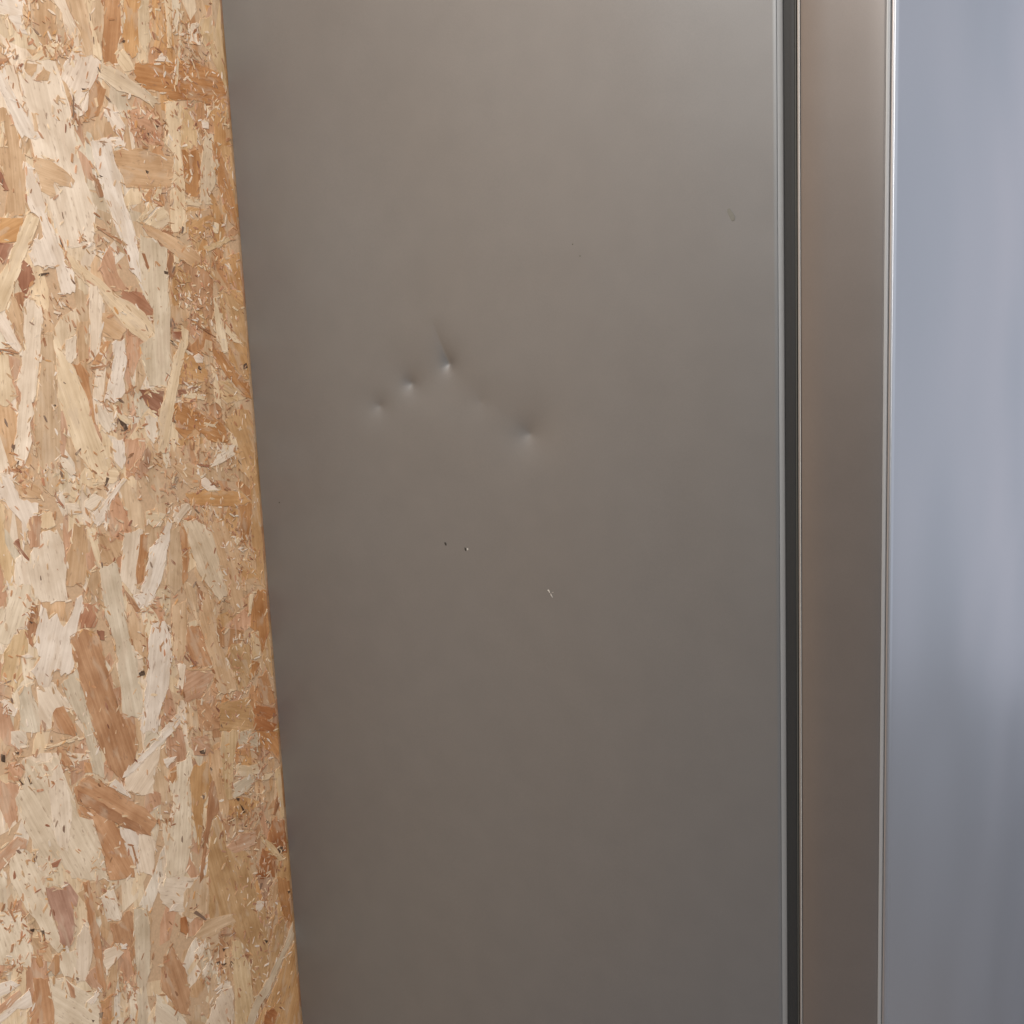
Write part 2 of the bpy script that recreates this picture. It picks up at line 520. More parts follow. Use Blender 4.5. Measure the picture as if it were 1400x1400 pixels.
# outlines of the single strands on the board face, tenths of a millimetre (across, up): colour code, layer, points
STRANDS = '''
K2 -2525,15644 -2130,15733 -2054,15450 -1994,15196 -1997,14988 -1926,14708 -1849,14375 -1920,14077 -2223,14063 -2416,14475 -2456,14933 -2512,15333
W4 -1936,15861 -1778,15844 -1705,15867 -1604,15818 -1738,15595 -1833,15485 -1942,15251 -1985,15461 -2092,15592 -2044,15712
W3 -2716,15575 -2655,15586 -2565,15325 -2475,15203 -2369,15026 -2564,14992 -2647,15161 -2691,15297 -2775,15424
K4 -2653,15604 -2548,15622 -2532,15420 -2484,15220 -2566,15316 -2631,15448
K4 -2106,16294 -1958,16327 -1845,16056 -1817,15902 -1798,15868 -1913,15866 -1977,15992 -2018,16204
t5 -1958,16327 -1713,16382 -1714,16186 -1691,15983 -1717,15865 -1768,15832 -1822,15864 -1822,16051 -1907,16201
C4 -1725,16379 -1653,16396 -1690,16191 -1619,15997 -1594,15906 -1608,15837 -1706,15857 -1686,16078 -1726,16183
t3 -1653,16396 -1508,16428 -1558,16104 -1604,15924 -1635,16060 -1680,16174
O2 -1520,16426 -1321,16470 -1334,16149 -1418,15958 -1420,15842 -1593,15811 -1585,15985
o3 -1283,16479 -1050,16531 -1141,16188 -1150,16009 -1237,15914 -1317,15977 -1333,16052
C4 -1321,16470 -1283,16479 -1321,16152 -1347,16147
C4 -1423,15919 -1329,15985 -1273,15927 -1223,15818 -1353,15776 -1420,15842
G5 -1607,15799 -1497,15809 -1298,15717 -1115,15647 -957,15541 -1028,15500 -1190,15556 -1439,15576 -1669,15673
O2 -1778,15550 -1685,15642 -1586,15572 -1638,15438 -1714,15302 -1900,15219 -1809,15393
T1 -2716,15258 -2640,15135 -2556,14975 -2548,14785 -2615,14330 -2814,14307 -2758,14510 -2802,14731 -2832,14887 -2793,15202
C4 -2754,15110 -2724,15115 -2761,14896 -2792,14892
W2 -2672,16167 -2379,16232 -2437,16016 -2388,15911 -2471,15912 -2579,16030 -2689,16033
C4 -2600,16026 -2569,16033 -2547,15879 -2569,15866
B4 -2343,16187 -2328,16191 -2350,16017 -2391,15972 -2364,16103
C3 -2299,15775 -2049,15950 -2024,15882 -2173,15744 -2286,15705 -2415,15691
T5 -2036,15870 -1884,16011 -1862,16006 -1992,15869 -2141,15740 -2173,15744
B4 -2728,15643 -2593,15676 -2650,15622 -2736,15580
T4 -2451,15657 -2322,15671 -2341,15605 -2421,15555 -2460,15584
T4 -2261,15646 -2199,15620 -2230,15542 -2362,15520
t4 -2430,15228 -2376,15236 -2386,15070 -2428,15073
D6 -1349,16078 -1306,16072 -1322,16045 -1345,16055
b6 -1978,15462 -1959,15465 -1997,15196 -2005,15223
D6 -1873,15535 -1815,15537 -1864,15516
W5 -1795,15510 -1827,15343 -1904,15275 -1927,15281 -1821,15487
W4 -1591,15426 -1489,15363 -1402,15257 -1456,15122 -1546,15189 -1594,15299 -1652,15320
W3 -1827,15046 -1678,15104 -1452,15152 -1439,15055 -1809,15000
C3 -1118,16389 -1037,16534 -957,16552 -991,16268 -976,16171 -1060,16006 -1106,16057 -1134,16140
o2 -971,16321 -917,16561 -755,16597 -802,16306 -895,16077 -1000,16077
C3 -768,16594 -672,16616 -699,16378 -715,16121 -785,16098 -760,16315
C6 -561,16509 -530,16515 -594,16195 -693,15757 -724,15751 -659,16019 -625,16189
U3 -1216,15878 -952,15926 -462,16034 -250,15998 -91,15973 -17,15824 -9,15760 -119,15722 -129,15634 -421,15643 -735,15595 -957,15653 -1141,15643 -1222,15719
Y4 -92,16757 -5,16779 -5,16206 -5,15817 -104,15992 -215,16184 -286,16328 -137,16358
Y3 -297,16482 -98,16577 -130,16285 -256,16208 -335,16402
C3 -860,15566 -668,15574 -718,15141 -704,14775 -748,14262 -944,14250 -918,14598 -800,15027 -923,15137
Y3 -669,15564 -580,15494 -491,15401 -460,15299 -503,15167 -704,15143 -693,15353
O4 -469,15594 -335,15635 -332,15529 -430,15303 -487,15433
o3 -284,15568 -58,15731 -5,15718 -91,15434 -5,15228 -267,15195 -228,15415
W5 -400,15445 -295,15471 -306,15373 -394,15372
C5 -309,15607 -129,15634 -256,15562 -308,15490
W5 -949,15946 -859,16043 -760,15970
K3 -476,16404 -346,16431 -327,16216 -469,16220
Y5 -91,15434 -23,15639 -5,15632 -59,15449
P1 -1333,15415 -1046,15457 -929,15321 -951,15134 -1165,15108 -1357,15214
D6 -1036,15317 -983,15314 -1013,15284
D6 -1139,15222 -1098,15232 -1122,15199
W4 -2548,14785 -2480,14737 -2416,14475 -2381,14309 -2305,14125 -2238,13937 -2160,13824 -2172,13629 -2321,13627 -2359,13866 -2585,13887 -2627,13978 -2527,14095 -2457,14136 -2457,14229 -2469,14303 -2551,14335 -2580,14443 -2565,14646
t4 -2467,14840 -2285,14832 -2118,14737 -2047,14668 -2100,14606 -2275,14637 -2266,14534 -2346,14509 -2428,14548 -2461,14721
C5 -2595,14322 -2470,14294 -2540,14159 -2662,13949 -2827,13630 -2908,13472 -3014,13436 -2981,13701 -2847,13877 -2713,14131
o3 -2909,14273 -2642,14282 -2637,14237 -2730,14075 -2937,14055
R2 -2927,14056 -2753,14055 -2869,13868 -2936,13983
R2 -2677,13911 -2619,13867 -2581,13746 -2665,13670 -2662,13604 -2726,13603 -2759,13761
R3 -2838,14682 -2800,14668 -2747,14520 -2778,14517 -2849,14592
W5 -1839,15045 -1597,15075 -1550,14844 -1517,14599 -1436,14334 -1393,14153 -1338,13847 -1337,13744 -1367,13712 -1513,13893 -1553,14085 -1603,14193 -1704,14474 -1775,14694
B4 -1839,14756 -1775,14694 -1731,14561 -1794,14536 -1829,14640
P2 -1874,13862 -1726,14086 -1677,13989 -1670,13838 -1556,13637 -1788,13674
C4 -2251,14013 -2167,13959 -2007,13848 -1885,13772 -1696,13615 -1446,13484 -1279,13337 -1266,13221 -1345,13117 -1553,13226 -1699,13382 -1860,13573 -2077,13748 -2160,13824
D6 -2544,13785 -2520,13799 -2431,13811 -2427,13799 -2523,13776
D6 -2282,14126 -2242,14042 -2264,14046
D6 -1779,14757 -1721,14738 -1752,14733
B5 -1863,14257 -1665,14189 -1501,14102 -1565,14094 -1716,14176
T3 -1594,14997 -1248,15057 -909,15025 -730,15035 -744,14792 -947,14700 -1460,14664 -1538,14845
U2 -707,15111 -482,15105 -451,14991 -517,14663 -635,14632 -701,14680 -706,14880
G4 -353,15345 -255,15304 -247,14981 -299,14780 -386,14664 -336,14581 -509,14610 -469,14957
U3 -245,15262 -177,15206 -85,14943 -5,14563 -5,14338 -125,14442 -235,14819
y2 -173,15239 -5,15261 -5,14674 -25,14649 -110,14995
G5 -1347,14217 -1117,14157 -1015,14110 -1055,13644 -1052,13431 -1089,13110 -1086,12895 -1181,12673 -1403,12728 -1469,12953 -1475,13120 -1279,13221 -1262,13484 -1378,13619 -1391,13949
T6 -1309,14322 -1206,14308 -946,14229 -611,14086 -551,13979 -702,13920 -940,14050 -1117,14157 -1243,14213
B6 -1349,14033 -1304,14024 -1268,13891 -1290,13870
B3 -1065,14264 -977,14322 -938,14303 -950,14197
B4 -961,14102 -943,14018 -934,13859 -1015,13751 -1036,13930
o2 -718,14530 -341,14537 -341,14405 -599,14194 -748,14262
o3 -312,13999 -8,14101 -5,13658 -200,13768
C3 -1108,14469 -1008,14518 -931,14367 -1077,14274 -1268,14334
C5 -1191,14545 -1088,14522 -1306,14342 -1343,14360
C5 -1148,14579 -1069,14689 -1016,14683 -1070,14565
O3 -1252,14581 -1162,14681 -1125,14663 -1177,14556 -1258,14529
Y5 -534,14133 -66,14278 -87,14232 -466,14081
D6 -1201,14855 -1163,14844 -1179,14817 -1197,14830
D6 -1084,13865 -1030,13856 -1040,13830 -1081,13834
C4 -708,14616 -535,14630 -531,14544 -687,14553
C4 -927,14040 -845,14033 -868,13946 -937,13955
y3 -934,13859 -739,13843 -735,13757 -920,13742
C3 -356,14405 -268,14388 -294,14287 -368,14294
y4 -580,13978 -336,13776 -353,13765 -597,13956
K5 -2723,13538 -2654,13585 -2546,13501 -2539,13378 -2591,13226 -2645,12960 -2710,12695 -2762,12622 -2741,12534 -2795,12442 -2791,12298 -2853,12150 -2906,12059 -2993,12127 -2931,12454 -2856,12723 -2888,12801 -2815,12967 -2801,13080 -2765,13116 -2748,13342
t3 -2599,13245 -2455,13262 -2448,12952 -2477,12709 -2456,12512 -2486,12268 -2555,11978 -2568,11780 -2662,11744 -2748,11855 -2751,12099 -2758,12391 -2735,12582 -2669,12769 -2623,12959
C4 -2477,13262 -2395,13202 -2378,13066 -2289,12955 -2208,12763 -2140,12538 -2112,12373 -2048,12204 -1951,11987 -2068,11835 -2201,11934 -2323,12101 -2407,12359 -2483,12661 -2447,13049
O3 -2289,12955 -2195,12961 -2114,12858 -2111,12687 -2093,12433 -2090,12361 -2131,12416 -2208,12763
T2 -2218,13159 -2173,13336 -2054,13354 -2116,12838 -2198,12941
K5 -1997,13730 -1918,13692 -1863,13553 -1907,13283 -1969,13073 -2052,12975 -2080,13036
W5 -1800,13159 -1662,13166 -1647,12970 -1718,12797 -1709,12662 -1821,12566 -1963,12616 -1879,12806 -1815,12925
P3 -1629,13227 -1478,13204 -1475,13016 -1589,12811 -1640,12918
W4 -3002,13454 -2926,13408 -2794,13136 -2822,13080 -2898,13139 -3019,13317
T3 -2921,13454 -2828,13621 -2747,13435 -2784,13136 -2822,13249
B2 -2828,13621 -2702,13622 -2723,13538 -2756,13445
C3 -3045,13106 -2938,13065 -2931,12878 -2902,12689 -2984,12619 -3102,12655
P2 -2938,13065 -2829,13024 -2851,12846 -2901,12783 -2931,12878
D6 -1826,12411 -1734,12341 -1716,12276 -1779,12282
D6 -2554,12588 -2514,12595 -2500,12569 -2541,12553
B6 -2882,13106 -2831,13090 -2844,13076 -3024,13119 -3022,13128 -2931,13121
B6 -1601,12708 -1562,12716 -1632,12668 -1699,12641 -1710,12652
D6 -1659,13458 -1618,13432 -1637,13425
B6 -2131,13008 -2097,12997 -2124,12973
K5 -2328,13191 -2208,13238 -2234,13022 -2299,12965 -2351,13006
O4 -1947,13153 -1824,13160 -1899,13050 -1984,12942 -2055,12955
K5 -2067,12553 -1972,12535 -1892,12385 -1954,12277 -2052,12378
T3 -1901,13433 -1729,13443 -1621,13299 -1686,13177 -1904,13212
C3 -1882,12570 -1772,12448 -1629,12363 -1734,12341 -1839,12412
B5 -2082,12921 -1900,12939 -1864,12978 -1848,12962 -1890,12918 -2073,12901
p3 -1616,13657 -1388,13640 -1252,13453 -1278,13347 -1508,13504 -1676,13575
C6 -926,13323 -819,13267 -869,13083 -999,12804 -1063,12611 -1128,12408 -1214,12143 -1240,12036 -1381,11997 -1336,12155 -1323,12381 -1199,12631 -1066,12948 -929,13171
U4 -524,13040 -390,13024 -241,12836 -99,12702 -5,12613 -5,12483 -73,12502 -218,12628 -466,12891
o3 -944,13041 -807,12993 -583,12784 -695,12700 -1040,12697 -975,12890
R5 -1032,12642 -787,12661 -728,12668 -939,12592 -1037,12599
U3 -1087,12525 -892,12501 -675,12362 -462,12242 -390,12062 -410,12018 -635,12052 -852,12219 -1007,12123 -1119,12244
y3 -446,12252 -279,12354 -57,12349 -5,12225 -5,11962 -7,11762 -114,11679 -223,11858 -284,12028
C5 -448,13585 -388,13586 -345,13429 -309,13203 -298,13021 -361,13012 -437,13150
C5 -296,13316 -98,13142 -87,13096 -194,13121 -306,13226
o3 -285,13146 -5,13058 -5,12696 -97,12714 -279,12918
y2 -350,13653 -5,13658 -5,13371 -5,13082 -126,13177 -321,13373
o4 -224,13689 -5,13681 -5,13509 -114,13565
R4 -1528,12672 -1225,12643 -1232,12579 -1323,12381 -1455,12508
C6 -1473,12690 -1281,12625 -1296,12615 -1462,12673
C6 -1442,12624 -1401,12632 -1381,12578
R3 -1059,13249 -920,13247 -946,13150 -1042,13163
b3 -1058,13378 -1030,13388 -980,13280 -1069,13287
W6 -794,12982 -719,13012 -651,12966 -672,12911 -759,12914
C5 -556,12884 -478,12779 -458,12414 -542,12477 -532,12702
Y3 -487,12700 -335,12692 -74,12491 -362,12452 -473,12552
D6 -734,12880 -692,12856 -710,12829 -745,12847
D6 -31,12885 -21,12827 -87,12812 -81,12864
D5 -1083,13164 -1030,13141 -1023,13087 -1073,13131
C4 -393,12167 -281,12052 -260,11956 -351,11989
K5 -1494,12405 -1337,12382 -1363,12157 -1422,12109 -1492,12192 -1508,12279
C5 -980,12606 -795,12594 -653,12552 -688,12509 -831,12530 -971,12561
B5 -883,13083 -802,13037 -791,13015 -871,13061
W6 -872,13050 -791,13009 -807,12993 -875,13028
C6 -714,12275 -598,12242 -520,12270 -602,12208 -730,12259
B5 -791,13387 -658,13287 -434,13172 -493,13184 -715,13299
W4 -3181,12026 -2987,12002 -3040,11913 -2997,11840 -2985,11771 -2801,11695 -2810,11618 -2902,11574 -2983,11353 -3014,11280 -2991,11549 -3132,11763 -3207,11812
P5 -2914,11566 -2823,11600 -2789,11526 -2823,11423 -2839,11297 -2938,11286 -2935,11393
K4 -2823,11423 -2636,11411 -2586,11261 -2574,11076 -2609,10879 -2605,10725 -2891,10780 -2978,10958 -3124,10989 -3109,11191 -3027,11253 -2961,11182 -2907,11270
T3 -2448,11450 -2242,11395 -2256,11274 -2231,10977 -2364,10972 -2416,10838 -2598,10877 -2562,11175 -2494,11265
C4 -2324,11409 -2211,11349 -2198,11159 -2197,10960 -2231,10977 -2286,11227
P4 -2274,11225 -2233,10967 -2353,10970 -2356,11137 -2307,11148
T3 -2179,11312 -2063,11261 -1909,11181 -1924,11055 -2096,10982 -2167,11006 -2180,11103
S5 -2205,10993 -2010,10965 -1973,10743 -1986,10422 -1955,10252 -1892,10016 -1872,9622 -1865,9339 -2118,9409 -2122,9806 -2110,10129 -2206,10475 -2217,10795
K4 -1887,11262 -1652,11276 -1735,11019 -1797,10706 -1835,10605 -2004,10804 -1924,11055
R6 -2627,11759 -2596,11735 -2531,11615 -2544,11607 -2601,11695
R6 -3097,11373 -3040,11412 -3031,11313 -2959,11201 -2971,11189 -3047,11267
D6 -2030,11846 -2001,11827 -2054,11746 -2064,11762
D6 -2697,12005 -2681,11993 -2695,11975
K5 -2307,11642 -2192,11708 -2102,11654 -2136,11576 -2225,11537 -2302,11590
W5 -2226,11527 -2097,11591 -1945,11725 -1834,11816 -1800,11780 -1969,11634 -2065,11554 -2076,11462 -2171,11384 -2247,11448
W5 -1912,12211 -1789,12199 -1776,11988 -1837,11900 -1915,11983
K5 -2515,11653 -2379,11632 -2367,11539 -2472,11535 -2534,11595
K5 -2541,12095 -2463,12086 -2404,12000 -2366,11935 -2427,11912 -2507,12002
P2 -1764,12197 -1521,12173 -1533,12067 -1693,11819 -1784,11809 -1807,11939
Y3 -3192,11772 -3136,11726 -3178,11388 -3110,11182 -3134,10991 -3246,11015 -3270,11309
P4 -3270,11309 -3234,11110 -3217,10912 -3240,10810 -3331,10822
C3 -2171,11982 -1932,11943 -1868,11852 -1953,11768 -2192,11810
P3 -1726,11094 -1645,11112 -1695,10684 -1810,10708
T3 -2969,11894 -2857,11937 -2763,11827 -2764,11729 -2963,11777
C4 -2778,11613 -2658,11594 -2652,11464 -2744,11439 -2808,11460
K5 -1128,11435 -1028,11432 -1005,11383 -1129,11301 -1224,11215 -1255,11310 -1231,11395
G5 -1134,11257 -976,11254 -770,11116 -697,10824 -647,10578 -595,10353 -711,10284 -856,10481 -972,10645 -1076,11009
T4 -879,11204 -550,11173 -481,10961 -367,10701 -383,10403 -362,10156 -516,10071 -637,10398 -688,10763 -773,11094
O5 -1181,11219 -1089,11147 -1093,10864 -1149,10624 -1210,10591 -1174,11027
t4 -1308,11207 -1182,11208 -1187,10916 -1211,10580 -1334,10494 -1444,10630 -1352,10947
W4 -1309,11318 -1273,11268 -1339,11057 -1419,10848 -1478,10693 -1557,10599 -1635,10505 -1752,10421 -1759,10588 -1669,10788 -1599,11049 -1454,11132
O4 -1699,11208 -1610,11182 -1631,11000 -1701,10740 -1785,10703 -1798,10815 -1735,11019
U4 -331,11316 -123,11297 -147,11084 -233,10893 -313,10896 -344,11056
o3 -1044,11546 -589,11517 -285,11440 -121,11321 -316,11302 -609,11334 -1002,11405
y3 -294,11936 -114,11976 -5,11844 -5,11630 -111,11559 -286,11724
W6 -827,11664 -766,11679 -684,11611 -604,11519 -754,11529 -835,11597
K5 -564,12010 -304,11984 -333,11870 -414,11844 -557,11803 -680,11783 -575,11908
T3 -1204,11868 -993,11865 -787,11761 -878,11603 -982,11583 -1118,11769
y2 -109,11583 -5,11601 -5,10930 -5,10317 -115,10469 -170,10870
B6 -410,11245 -381,11217 -416,11193 -437,11214
D6 -413,10566 -380,10553 -401,10531
R6 -1182,10960 -1124,10972 -1099,10934 -1147,10897
b6 -1177,11743 -1137,11727 -1205,11624 -1257,11654 -1200,11668
B6 -697,11636 -584,11563 -600,11554 -699,11613
C6 -438,10918 -371,10954 -326,10922 -397,10863
C4 -1594,11429 -1527,11440 -1345,11368 -1439,11262 -1521,11254 -1594,11320
R5 -880,11841 -707,11809 -710,11781 -811,11810
o2 -506,10728 -290,10662 -99,10466 -79,10338 -383,10403
S3 -3195,11005 -2978,10958 -2986,10811 -3041,10625 -3078,10585 -3187,10562 -3251,10470 -3371,10502 -3331,10822 -3229,10817
B4 -2978,10789 -2927,10758 -2935,10599 -2983,10481 -3018,10369 -3056,10419 -3057,10579 -3014,10668
W5 -2894,10760 -2857,10701 -2826,10593 -2754,10627 -2681,10476 -2576,10584 -2512,10724 -2454,10722 -2441,10635 -2516,10497 -2551,10402 -2624,10379 -2612,10095 -2643,10031 -2757,10042 -2841,10097 -2903,9961 -2990,9977 -3023,10068 -3079,10145 -2956,10252 -3008,10367 -2952,10553
p4 -2427,10653 -2264,10605 -2313,10501 -2337,10401 -2526,10416 -2487,10542
N5 -2612,10386 -2422,10390 -2311,10310 -2273,10118 -2226,9782 -2152,9453 -2046,9364 -1980,9264 -1980,9040 -2062,8900 -2208,8763 -2340,8934 -2410,9178 -2478,9429 -2550,9825 -2605,10155
G4 -2592,10068 -2550,9825 -2506,9598 -2461,9369 -2444,9201 -2394,8998 -2411,8861 -2534,8962 -2555,9186 -2591,9487 -2666,9649 -2769,9942
K3 -3032,9989 -2853,9998 -2782,9842 -2666,9649 -2890,9700 -2934,9527 -3029,9662 -3032,9816
N3 -2887,9719 -2773,9725 -2686,9487 -2674,9387 -2912,9520
Y2 -3191,10534 -3060,10560 -3076,10345 -3166,10309 -3148,10104 -3256,10006 -3372,10169 -3312,10398
W3 -3397,9970 -3315,9955 -3256,9836 -3284,9785 -3372,9833
S2 -3222,10026 -3093,10028 -3038,9767 -3020,9556 -3250,9633 -3226,9827
B5 -1965,10709 -1931,10670 -1776,10438 -1831,10418 -1927,10593
W4 -1861,10611 -1705,10598 -1717,10491 -1799,10466
D6 -3035,10633 -2990,10603 -3012,10596
R5 -2295,10348 -2235,10333 -2246,10240 -2293,10262
D6 -1877,9801 -1811,9805 -1803,9758 -1869,9763
R6 -3017,9668 -2979,9615 -2987,9545 -3009,9552
W6 -3153,10325 -3068,10322 -3029,10282 -3104,10292
W5 -1647,10286 -1489,10236 -1433,10120 -1438,9836 -1511,9571 -1581,9443 -1683,9280 -1715,9119 -1935,9193 -1846,9502 -1756,9812 -1725,10082
t3 -1374,10389 -1188,10404 -1206,10121 -1252,9844 -1321,9747 -1424,9833 -1406,10113
T5 -937,10429 -814,10319 -796,10078 -793,9827 -706,9636 -603,9425 -577,9233 -691,9207 -853,9292 -875,9503 -984,9878 -1023,10192
N3 -1206,10121 -1022,10075 -984,9878 -896,9593 -1128,9658 -1232,9896
P3 -1302,9660 -1072,9630 -875,9503 -1109,9298 -1299,9310 -1387,9418
U4 -134,10289 -5,10244 -5,9773 -65,9687 -149,9534 -169,9814 -296,9870 -251,10130
Y4 -284,9830 -153,9810 -168,9514 -317,9530
y3 -155,9485 -27,9728 -5,9556 -5,9182
U5 -319,9505 -194,9433 -344,9276
O3 -246,9260 -90,9303 -5,8893 -198,8930 -289,9022
u4 -345,8964 -5,8857 -5,8752 -169,8730 -6,8638 -82,8573 -376,8684
y3 -822,9150 -414,9085 -364,8944 -377,8672 -888,8843 -846,9072
y2 -783,9777 -703,9659 -597,9764 -330,9706 -343,9288 -486,9181 -592,9238 -701,9538
R6 -1239,9834 -1125,9680 -1142,9667 -1228,9802
T6 -1258,9671 -868,9563 -870,9547 -1246,9642
C6 -286,10261 -203,10267 -277,10038 -309,10046
K5 -1377,9751 -1320,9758 -1269,9697 -1339,9462 -1419,9509 -1365,9609
W6 -1438,9225 -1414,9182 -1609,9084 -1675,9106
D6 -1849,9816 -1800,9779 -1829,9765 -1859,9790
B6 -1277,10258 -1248,10234 -1273,10227
B6 -47,9062 -5,9035 -35,9017
B6 -769,9206 -649,9151 -666,9142
N2 -1169,9293 -971,9196 -846,9072 -885,8866 -1151,8931
B4 -1017,10504 -949,10455 -987,10253 -1025,10309
t4 -1195,10600 -1028,10541 -1060,10259 -1036,10078 -1117,10272 -1182,10460
S3 -3219,9359 -3077,9267 -2899,9255 -2834,9031 -2770,8793 -2735,8585 -2589,8503 -2535,8238 -2506,7958 -2485,7814 -2754,7939 -2889,8001 -2978,8226 -3170,8152 -3277,8275 -3253,8557 -3332,8798 -3369,9017 -3252,9177
K4 -3014,9056 -2883,9196 -2828,8986 -2812,8638 -2900,8298 -3003,8397 -3031,8727
N6 -2707,8919 -2593,8973 -2429,8813 -2143,8547 -1966,8363 -1831,8181 -1935,8050 -2084,8148 -2354,8385 -2578,8597 -2731,8724 -2751,8850
B7 -2726,8862 -2565,8702 -2342,8492 -2050,8214 -1948,8056 -2121,8175 -2413,8420 -2685,8706
N5 -2712,8684 -2544,8573 -2353,8396 -2305,8264 -2263,8076 -2172,7854 -2177,7695 -2473,7809 -2511,8128 -2588,8514 -2720,8612
W4 -2289,8291 -2132,8191 -2076,8110 -2131,7754 -2172,7854 -2249,8082 -2297,8226
K3 -2132,8191 -1935,8050 -1876,7967 -1948,7589 -2131,7754
P2 -3527,9260 -3322,9132 -3324,9030 -3383,8818 -3463,8770 -3554,9040
K3 -3341,9664 -3188,9612 -3179,9508 -3271,9458 -3345,9545
P3 -3392,8658 -3293,8585 -3325,8505 -3408,8531 -3533,8463 -3638,8368 -3614,8561
S4 -3510,8474 -3409,8521 -3269,8429 -3185,8117 -3167,7895 -3118,7645 -3057,7386 -3129,7369 -3241,7568 -3288,7731 -3443,8070 -3506,8256
W6 -2205,8784 -2173,8839 -1606,9106 -1417,9160 -1407,9122 -1544,9039 -1904,8888 -2115,8784
K3 -2166,8792 -1904,8888 -1675,8991 -1793,8688 -1844,8477 -2075,8566 -2194,8657
O3 -2614,9099 -2546,9064 -2534,8962 -2626,8996
N4 -2887,9355 -2822,9322 -2731,9110 -2822,9132 -2878,9237
D6 -3457,9484 -3419,9460 -3427,9393 -3461,9415
D6 -3314,9458 -3253,9432 -3266,9416 -3307,9430
D6 -3320,9197 -3270,9122 -3291,9125
D6 -3229,9189 -3186,9100 -3208,9101
D6 -2955,9446 -2923,9430 -2942,9416
D6 -2709,8758 -2682,8731 -2701,8721
b6 -3257,8434 -3219,8386 -3259,8330
B6 -2176,8039 -2153,8017 -2125,7856 -2146,7848
R5 -3089,8254 -2975,8256 -3028,8194 -3084,8209
W5 -2361,8754 -2280,8801 -2202,8705 -2193,8668 -2126,8575 -2130,8542
P3 -3401,9353 -3315,9363 -3255,9239 -3318,9171 -3416,9228
C6 -3029,9389 -2883,9385 -2651,9385 -2653,9369 -2874,9361
S4 -1512,8701 -1309,8711 -1303,8506 -1379,8475 -1383,8058 -1409,7827 -1464,7609 -1559,7410 -1790,7516 -1764,7742 -1778,7984 -1762,8118 -1627,8074 -1592,8379 -1638,8467
o5 -1295,8575 -1089,8548 -1050,8352 -1149,8146 -1199,8105 -1240,7878 -1333,7588 -1332,7855 -1363,8110 -1349,8488
T4 -1044,8678 -866,8615 -887,8291 -844,7964 -901,7737 -1005,7929 -996,8147 -1048,8375
Y5 -843,8828 -598,8746 -687,8528 -772,8185 -792,8006 -867,8048 -895,8355 -896,8626
B6 -1086,8304 -1025,8306 -995,8024 -956,7810 -1021,7923 -1103,7882 -1188,7672 -1236,7509 -1292,7287 -1355,7255 -1245,7697 -1141,8082
y3 -1088,7876 -1010,7882 -935,7714 -931,7474 -701,7374 -510,7148 -578,6828 -428,6493 -413,6152 -507,5598 -657,5481 -719,5848 -768,6164 -929,6481 -1148,6655 -1258,6773 -1263,7274
G6 -742,8174 -530,8182 -386,8129 -496,8042 -680,8000 -776,8012
u4 -177,7529 -5,7433 -5,7021 -156,7071 -305,7307
u3 -383,7223 -177,7040 -238,6801 -533,6937
Y6 -413,7418 -197,7181 -63,6949 -149,6974 -390,7317
Y3 -119,8068 -5,8110 -5,7477 -61,7468 -79,7792
G3 -660,8766 -280,8639 -339,8405 -615,8590
P5 -929,7486 -728,7564 -473,7482 -489,7334 -816,7360
O5 -600,8584 -441,8542 -486,8432 -597,8459
U3 -329,8656 -5,8534 -5,8140 -142,8336 -294,8517
D6 -737,7997 -668,7970 -703,7943
D6 -676,7897 -607,7781 -640,7779
D6 -824,7787 -771,7759 -813,7748
D6 -640,7623 -599,7599 -636,7593
D6 -159,7125 -79,7130 -50,7064 -123,7056
D6 -304,7555 -264,7525 -292,7508
b6 -1208,8224 -1167,8190 -1193,8157 -1207,8169
D6 -1065,8491 -1032,8443 -1056,8437
D6 -1190,8717 -1101,8710 -1122,8657 -1179,8683
B6 -1787,8199 -1736,8160 -1766,8146
B6 -1675,8141 -1635,8125 -1654,8085 -1686,8110
S3 -1871,9172 -1609,9084 -1651,8960 -1904,8888
P2 -1941,8571 -1752,8441 -1765,8330 -1973,8297
O5 -1604,8641 -1516,8667 -1530,8543 -1592,8496 -1641,8561
W6 -1683,8798 -1504,8769 -1640,8689
P4 -1273,8900 -1055,8850 -1029,8673 -1109,8640 -1266,8696
C5 -687,8378 -642,8349 -357,8246 -334,8148 -561,8194 -702,8246
C6 -286,8117 -119,8068 -211,8024 -310,8049
B5 -99,7773 -56,7677 -158,7547 -182,7570
V5 -3171,8047 -2967,7940 -2919,7754 -2919,7556 -2951,7396 -2980,7345 -3059,7375 -3116,7666 -3158,7880
N6 -2779,7928 -2710,7896 -2684,7707 -2677,7458 -2649,7285 -2653,7039 -2639,6734 -2672,6672 -2728,6829 -2726,7055 -2742,7333 -2767,7525 -2771,7693
K4 -2901,7415 -2781,7509 -2759,7387 -2752,7249 -2769,7101 -2852,6920 -2967,6962 -2927,7296
S4 -3087,7336 -2928,7285 -2965,6983 -3092,7097 -3126,7203
S3 -3238,7133 -3073,7065 -2972,6920 -2737,6652 -2771,6362 -3251,6648 -3231,6911
N4 -3403,7246 -3259,7145 -3233,6891 -3251,6648 -3513,6804 -3433,6919 -3427,7056
W4 -3763,7372 -3620,7334 -3545,7250 -3719,7222 -3781,7226
W4 -3550,7125 -3460,7149 -3448,6971 -3523,6992 -3592,7043 -3757,7002 -3811,6992 -3801,7070
P5 -3790,7158 -3551,7201 -3546,7155 -3661,7094 -3800,7080
S2 -3681,8031 -3456,7972 -3385,7663 -3376,7467 -3421,7374 -3573,7456 -3738,7576
N4 -2527,7360 -2392,7315 -2331,7388 -2245,7346 -2254,7153 -2280,6933 -2294,6589 -2320,6814 -2337,7010 -2502,7142
